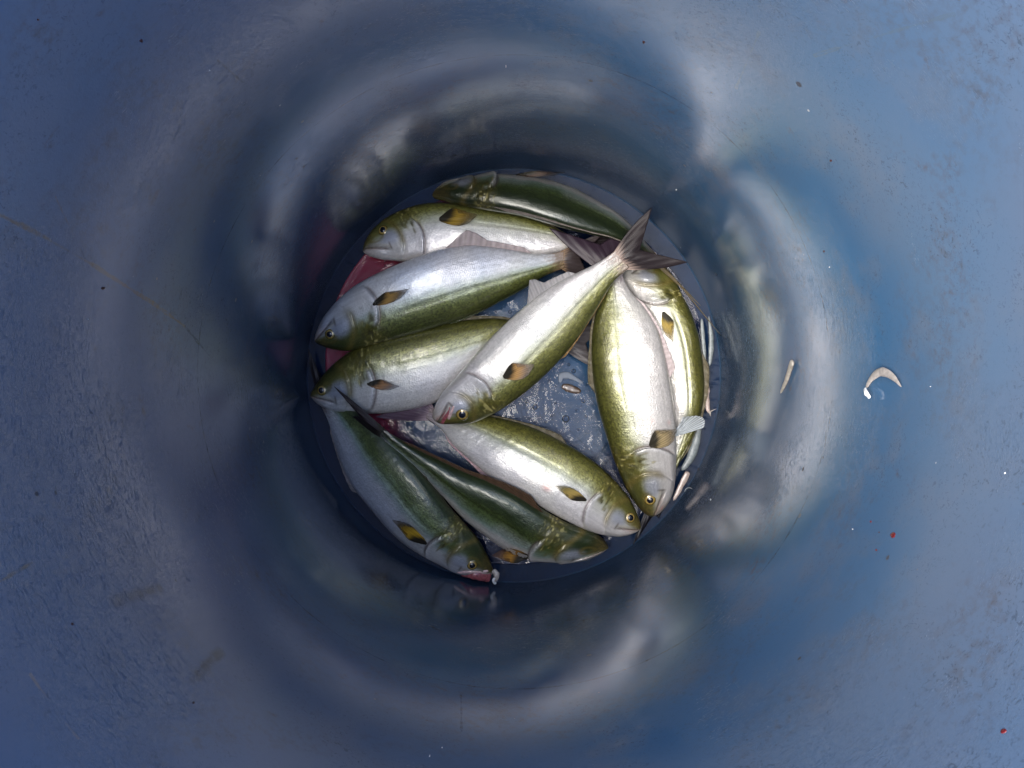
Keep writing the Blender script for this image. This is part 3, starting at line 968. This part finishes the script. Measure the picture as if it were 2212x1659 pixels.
FISH.append((dict(seed=91, roll=34, z=[(0, .034), (.4, .040), (.8, .046), (1, .054)], shift=.34, green=.95, lum=1.0, thick=.60,
    st=[(0, (1352, 1435), (1348, 1465)), (.05, (1315, 1398), (1290, 1500)), (.12, (1245, 1370), (1200, 1516)), (.2, (1160, 1335), (1080, 1512)),
        (.3, (1060, 1278), (960, 1490)), (.4, (960, 1215), (850, 1420)), (.5, (855, 1163), (740, 1330)), (.6, (755, 1125), (650, 1232)),
        (.7, (655, 1080), (570, 1147)), (.8, (555, 1035), (500, 1085)), (.9, (480, 998), (440, 1032)), (1, (415, 955), (385, 985))],
    tail=dict(D=(204, 778, .068), V=(285, 905, .052), fork=(315, 905, .060)), tailbase=(.05, .045, .035), tailcol=(.026, .017, .020), bow=2.0,
    pec=dict(b=(1015, 1487), t=(868, 1488), w=62, lift=.006, amber=(.26, .13, .02), end=(.10, .05, .03)),
    dorsal=(.28, .88, .016, (.085, .05, .03))),
    "dark green fish seen from above between the pink-mouthed fish and the white lower right fish"))
FISH.append((dict(seed=77, roll=6, relief=3.4, z=[(0, .026), (.5, .026), (1, .018)], shift=.0, gold=.35, lum=.76, headdark=.4,
    st=[(0, (1535, 235), (1490, 245)), (.08, (1595, 290), (1412, 290)), (.15, (1632, 350), (1398, 330)), (.22, (1655, 400), (1440, 405)),
        (.3, (1690, 470), (1490, 480)), (.4, (1726, 580), (1540, 600)), (.5, (1745, 720), (1560, 720)), (.6, (1745, 830), (1580, 830)),
        (.7, (1722, 940), (1600, 940)), (.8, (1680, 1035), (1600, 1030)), (.9, (1630, 1130), (1575, 1120)), (1, (1590, 1215), (1550, 1195))],
    tail=dict(D=(1560, 1330, .014), V=(1452, 1442, .022), fork=(1540, 1310, .016)), tailcol=(.014, .013, .02), bow=2.2,
    pec=dict(b=(1578, 470), t=(1622, 590), w=56, lift=.004, amber=(.24, .17, .04), end=(.28, .22, .10))),
    "golden-backed fish hugging the right wall, its pale head under a tail"))
FISH.append((dict(seed=88, roll=-4, z=[(0, .036), (.35, .043), (.7, .034), (1, .020)], shift=-.08, gold=.55, bruise=[(.42, -.42, .014, .5)],
    st=[(0, (1492, 1362), (1474, 1388)), (.05, (1480, 1325), (1420, 1406)), (.12, (1442, 1255), (1350, 1402)), (.2, (1387, 1185), (1270, 1382)),
        (.3, (1312, 1112), (1160, 1332)), (.4, (1222, 1047), (1060, 1277)), (.5, (1122, 992), (950, 1217)), (.6, (1022, 947), (850, 1152)),
        (.7, (930, 920), (770, 1085)), (.8, (830, 900), (700, 1020)), (.9, (720, 893), (650, 957)), (1, (600, 868), (590, 915))],
    tail=dict(D=(545, 770, .020), V=(378, 908, .018), fork=(490, 868, .018)), tailbase=(.40, .30, .32), tailcol=(.14, .09, .13),
    eye=(1438, 1328), pec=dict(b=(1258, 1255), t=(1128, 1200), w=48, lift=.006, amber=(.30, .21, .06), end=(.24, .20, .07)),
    anal=(.52, .86, .008, (.45, .30, .30))),
    "bright white and gold fish at the lower right with its tail under the topmost fish"))
FISH.append((dict(seed=66, roll=-3, z=[(0, .034), (.3, .048), (.6, .056), (1, .060)], shift=-.05, gold=.25, lum=.80, bruise=[(.045, -.62, .012, .8), (.35, -.3, .010, .3), (.345, -.78, .008, .3)],
    st=[(0, (1512, 1328), (1560, 1318)), (.04, (1480, 1300), (1592, 1285)), (.1, (1440, 1235), (1616, 1230)), (.2, (1385, 1115), (1630, 1105)),
        (.3, (1340, 985), (1630, 980)), (.4, (1305, 862), (1620, 865)), (.5, (1286, 750), (1603, 752)), (.6, (1279, 645), (1582, 645)),
        (.7, (1283, 550), (1556, 550)), (.8, (1300, 465), (1500, 455)), (.9, (1330, 390), (1436, 378)), (1, (1352, 305), (1402, 305))],
    tail=dict(D=(1100, 118, .058), V=(1425, 120, .050), fork=(1315, 190, .056)), tailbase=(.30, .25, .27), tailcol=(.040, .024, .038), bow=1.3,
    eye=(1522, 1253), eyer=.0078, pec=dict(b=(1522, 1030), t=(1628, 958), w=84, lift=.006, rays=.4, amber=(.20, .155, .08), end=(.24, .19, .12)),
    pelv=dict(b=(1618, 985), t=(1738, 908), w=84, lift=.010, zout=.050, shape=[.10, .30, .55, .82, .96, 1.0], rays=.45, col=(.40, .44, .47)),
    anal=(.50, .86, .012, (.45, .38, .38))),
    "big silver fish on the right with its head down and yellow eye near the wall"))
FISH.append((dict(seed=55, roll=-8, z=[(0, .062), (.2, .068), (.6, .078), (1, .086)], shift=-.02, gold=.3, lum=.93, blue=.12, bruise=[(.03, -.4, .02, .35)],
    st=[(0, (655, 942), (608, 915)), (.05, (700, 942), (614, 885)), (.12, (772, 936), (652, 815)), (.2, (860, 900), (717, 740)),
        (.3, (960, 838), (790, 655)), (.4, (1060, 758), (870, 568)), (.5, (1142, 676), (950, 492)), (.6, (1215, 588), (1030, 425)),
        (.7, (1275, 500), (1112, 365)), (.8, (1327, 415), (1210, 312)), (.9, (1375, 340), (1300, 268)), (1, (1438, 285), (1385, 212))],
    tail=dict(D=(1682, 262, .082), V=(1532, 34, .094), fork=(1480, 212, .088)), tailbase=(.30, .225, .19),
    eye=(742, 897), eyer=.0084, pec=dict(b=(912, 742), t=(1035, 688), w=78, lift=.008, amber=(.33, .19, .07), end=(.30, .24, .2)),
    anal=(.575, .80, .024, (.27, .26, .26), .22), dorsal=(.50, .85, .004, (.25, .15, .05)),
    gape=[("mouth_lining", [(655, 935), (668, 905), (692, 862)], [.006, .008, .003], FLESH, -.0005),
          ("upper_lip", [(672, 938), (690, 900), (706, 862)], [.004, .004, .003], TONGUE, .0008)]),
    "topmost silver fish lying diagonally over the others, forked tail at upper right"))
#@ENDFISH
for p, lab in FISH:
    make_fish(p, lab)


# ------------------------------------------------------------------ scraps, drops and bubbles
BAIT = simple_mat("bait_silver", (0.16, 0.185, 0.195), 0.42, 0.1, 0.0, 240, 0.35, 0.3)
PALE = simple_mat("bait_pale_flesh", (0.40, 0.32, 0.29), 0.35, 0.5, 0, 260, 0.35, 0.4)
TAN = simple_mat("scrap_tan", (0.36, 0.325, 0.30), 0.4, 0.4, 0, 260, 0.4, 0.4)
WHITE = simple_mat("scrap_white", (0.78, 0.80, 0.82), 0.35, 0.4, 0, 260, 0.15, 0.2)
BROWN = simple_mat("scrap_brown", (0.075, 0.048, 0.032), 0.3, 0.8, 0, 220, 0.5, 0.4)
STRIP = simple_mat("strip_pale", (0.27, 0.25, 0.22), 0.35, 0.5, 0, 260, 0.3, 0.4)
BLOOD = simple_mat("blood", (0.15, 0.012, 0.014), 0.45, 0.1)
DRIED = simple_mat("dried_blood", (0.045, 0.012, 0.014), 0.45)
FLECKM = simple_mat("fish_scale_white", (0.72, 0.74, 0.76), 0.25, 0.6)


def bubble_mat():
    m, nt, N, L, P = new_mat("bubble_film")
    N.remove(P)
    tr = N.new("ShaderNodeBsdfTransparent"); tr.inputs[0].default_value = (.9, .9, .92, 1)
    gl = N.new("ShaderNodeBsdfGlossy"); gl.inputs['Roughness'].default_value = 0.04
    fz = N.new("ShaderNodeFresnel"); fz.inputs['IOR'].default_value = 1.5
    ms = N.new("ShaderNodeMixShader")
    L.new(fz.outputs[0], ms.inputs[0]); L.new(tr.outputs[0], ms.inputs[1]); L.new(gl.outputs[0], ms.inputs[2])
    L.new(ms.outputs[0], N["Material Output"].inputs[0])
    return m


BUB = bubble_mat()


def scrap(name, label, cat, pts, wds, mat, flat=.5, z=.012, group=None):
    P3 = [at(*(q if len(q) == 3 else (q[0], q[1], z))) for q in pts]
    o = sliver_mesh(name, P3, wds, flat, mat, None, loc=P3[0])
    return tag(o, label, cat, group)


def finlet(name, parent, base, t1, t2, z, mat):
    """a small forked tail of a bait fish"""
    b, p, q = (at(k[0], k[1], z) for k in (base, t1, t2))
    mid = b*.55 + (p + q)*.225
    up = np.array([0, 0, .0012])
    V = [b, p, mid, q, b + up, p + up*.4, mid + up*.6, q + up*.4]
    F = [[4, 5, 6], [4, 6, 7], [0, 2, 1], [0, 3, 2], [0, 1, 5, 4], [1, 2, 6, 5], [2, 3, 7, 6], [3, 0, 4, 7]]
    parent['origin_xyz'] = list(parent.location)
    return mesh_obj(name, V, F, mat, parent, smooth=False)


scrap("bait_fish", "thin silver bait sliver beside the golden fish, nearer the fish of the pair", "bait fish",
      [(1738, 498), (1746, 600), (1755, 705)], [.0035, .0055, .0050, .0015], BAIT, .6, .022)
scrap("bait_fish", "pale blue bait sliver pointing up against the right wall, outer of the pair", "bait fish",
      [(1768, 486), (1778, 590), (1772, 695)], [.0015, .0060, .0068, .0035], BAIT, .6, .024)
b = scrap("bait_piece", "pinkish torn bait chunk with orange tail beside the golden fish at the right wall", "bait",
          [(1762, 755), (1756, 820), (1768, 892)], [.0030, .0095, .0085, .0040], PALE, .6, .022)
finlet("tail_fin", b, (1766, 885), (1802, 872), (1775, 905), .022, TAN)
b = scrap("bait_fish", "silver bait fish lying between the big fish and the lower right wall", "bait fish",
          [(1735, 925), (1716, 1010), (1690, 1080), (1655, 1130)], [.0025, .0090, .0125, .0105, .0050], BAIT, .6, .026)
scrap("bait_piece", "pale pink bait strip beside the chin of the big silver fish", "bait",
      [(1682, 1135), (1655, 1190), (1620, 1256)], [.0070, .0085, .0070, .0035], PALE, .5, .024)
scrap("bait_piece", "tiny white and orange bait crumb in the open pink mouth", "bait",
      [(868, 1545, .045), (884, 1565, .046), (878, 1594, .044)], [.006, .008, .005], TAN, .6)
scrap("bait_piece", "white shred hanging below the open pink mouth", "bait",
      [(880, 1576, .046), (872, 1590, .044), (880, 1604, .040)], [.003, .005, .003], WHITE, .6)
scrap("fish_scrap", "brown scrap lying on the wet floor between the fish", "scrap",
      [(1155, 778), (1190, 790), (1235, 802)], [.006, .0105, .0105, .006], BROWN, .4, .0085)
scrap("fish_scrap", "pale translucent skin flap beside the brown scrap on the floor", "scrap",
      [(1148, 765), (1155, 738), (1180, 735), (1205, 745), (1245, 768)], [.004, .009, .010, .006, .003], simple_mat("skin_flap", (0.13, 0.16, 0.21), 0.5, 0.0), .18, .0075)


def wall_strip(name, label, cat, pts, wds, mat, off=.003, flat=.5):
    P3, n = [], None
    for (px, py) in pts:
        q = wall_at(px, py); n = nrm(np.array([BX - q[0], BY - q[1], 0]))
        P3.append(q + n*off)
    o = sliver_mesh(name, P3, wds, flat, mat, None, loc=P3[0], nrmv=n)
    return tag(o, label, cat)


wall_strip("bait_piece", "pale straight bait strip stuck to the right wall", "bait",
           [(1719, 780), (1712, 800), (1703, 826), (1692, 850)], [.0085, .0075, .0060, .0030], STRIP, .003)
shr = wall_strip("shrimp_shell", "curled tan shrimp shell with a white leg on the right wall", "shrimp",
           [(1956, 836), (1938, 815), (1915, 803), (1893, 815), (1878, 838)], [.0015, .0050, .0072, .0062, .0035], TAN, .003, .3)
q0, q1 = wall_at(1882, 840), wall_at(1893, 860)
nn = nrm(np.array([BX - q0[0], BY - q0[1], 0]))
shr['origin_xyz'] = list(shr.location)
sliver_mesh("leg", [q0 + nn*.005, (q0 + q1)/2 + nn*.006, q1 + nn*.005], [.003, .0045, .003], .6, WHITE, shr, nrmv=nn)


def wall_blob(name, label, cat, px, py, rx, ry, mat, h=.0010, ang=0, group=None, seed=0):
    r_ = np.random.default_rng(seed)
    n = 22
    jag = 1 + .22*np.convolve(np.tile(r_.standard_normal(n), 3), np.ones(3)/3, 'same')[n:2*n]
    V, F = [], []
    c = wall_at(px, py)
    nn = nrm(np.array([BX - c[0], BY - c[1], 0]))
    for k, hh in ((1.0, .0001), (.93, .55), (.7, .85), (.35, 1.0), (.02, 1.05)):
        for j in range(n):
            t = 2*math.pi*j/n
            dx, dy = rx*k*jag[j]*math.cos(t), ry*k*jag[j]*math.sin(t)
            V.append(wall_at(px + dx*math.cos(ang) - dy*math.sin(ang), py + dx*math.sin(ang) + dy*math.cos(ang)) + nn*h*hh)
    F = grid_faces(5, n, True) + [[4*n + j for j in range(n)]]
    o = mesh_obj(name, V, F, mat, None, loc=c)
    bm = bmesh.new(); bm.from_mesh(o.data); bmesh.ops.recalc_face_normals(bm, faces=bm.faces); bm.to_mesh(o.data); bm.free()
    return tag(o, label, cat, group)


BD = [
    (1929, 1156, 5.5, 6.5, BLOOD, "largest bright red blood drop, on the lower right wall"),
    (1881, 1127, 2.0, 2.2, BLOOD, "tiny red drop up and left of the largest blood drop"),
    (1899, 1150, 1.5, 1.5, DRIED, "faint speck of blood just left of the largest blood drop"),
    (1893, 1188, 1.9, 2.2, BLOOD, "tiny red drop below and left of the largest blood drop"),
    (2168, 1579, 4.6, 6.6, BLOOD, "red streaked blood drop near the bottom right corner"),
    (1795, 347, 2.6, 2.6, DRIED, "dark red speck high on the right wall"),
    (1780, 543, 2.2, 2.2, DRIED, "dark red speck on the right wall left of the pale area"),
    (1390, 91, 2.8, 3.2, DRIED, "dark red drop at the top of the wall right of the middle"),
    (305, 88, 3.2, 3.6, DRIED, "dark red round drop on the upper left wall"),
    (82, 42, 2.2, 2.4, DRIED, "small dark red drop nearest the top left corner"),
    (223, 623, 5.2, 3.2, DRIED, "smeared dark red drop on the left wall"),
    (156, 1348, 3.0, 3.0, DRIED, "black dried drop on the lower left wall"),
    (418, 1518, 2.2, 2.4, DRIED, "small dark dried drop at the bottom of the wall left of the middle"),
]
for i, (x, y, rx, ry, mt, lb) in enumerate(BD):
    wall_blob("blood_drop", lb, "blood drop", x, y, rx, ry, mt, .0004, .3*i, "blood drops on the barrel wall", 40 + i)
for i, (x, y, rx, ry) in enumerate([(1093, 143, 1.4, 4.5), (1461, 410, 2.2, 2.0), (1535, 1079, 3.0, 2.4), (2171, 1022, 3.4, 1.8), (1792, 577, 1.6, 1.6),
                                   (2010, 835, 1.8, 1.2), (1842, 1143, 1.4, 1.4), (928, 1633, 3.6, 2.0), (955, 1615, 2.2, 1.6), (190, 690, 1.4, 1.8), (453, 152, 2.4, 1.8)]):
    wall_blob("scale_fleck", "loose white scale fleck stuck to the blue wall", "fish scale", x, y, rx*.7, ry*.7, FLECKM, .0004, .7*i, "white flecks on the barrel wall", 80 + i)
arc = [(1480, 1063), (1483, 1057), (1490, 1054), (1497, 1057)]
wall_strip("scale_curl", "thin white curl stuck low on the right wall near the big fish's mouth", "fish scale", arc, [.0008, .0016, .0016, .0008], FLECKM, .001)

for i, (x, y, r) in enumerate([(1045, 866, 11), (1172, 916, 15), (1245, 842, 8), (1112, 902, 6), (1262, 772, 6), (1092, 928, 5), (1215, 880, 5),
                               (1205, 716, 9), (1185, 690, 6), (1010, 842, 7), (1130, 850, 5), (1255, 905, 5), (1225, 960, 6), (940, 470, 7), (880, 470, 5), (905, 455, 4)]):
    c = at(x, y, .0047)
    R0 = r*.5185*CAM_Z/FPX
    V = []
    for k in range(7):
        a = k/6*math.pi/2
        for j in range(20):
            t = 2*math.pi*j/20
            V.append(c + np.array([R0*math.cos(a)*math.cos(t), R0*math.cos(a)*math.sin(t), R0*.7*math.sin(a)]) if k < 6 else c + np.array([R0*.02*math.cos(t), R0*.02*math.sin(t), R0*.7]))
    F = grid_faces(7, 20, True) + [[6*20 + j for j in range(20)]]
    o = mesh_obj("bubble", V, F, BUB, None, loc=c)
    tag(o, "small clear bubble on the wet floor between the fish", "bubble", "bubbles on the wet floor")
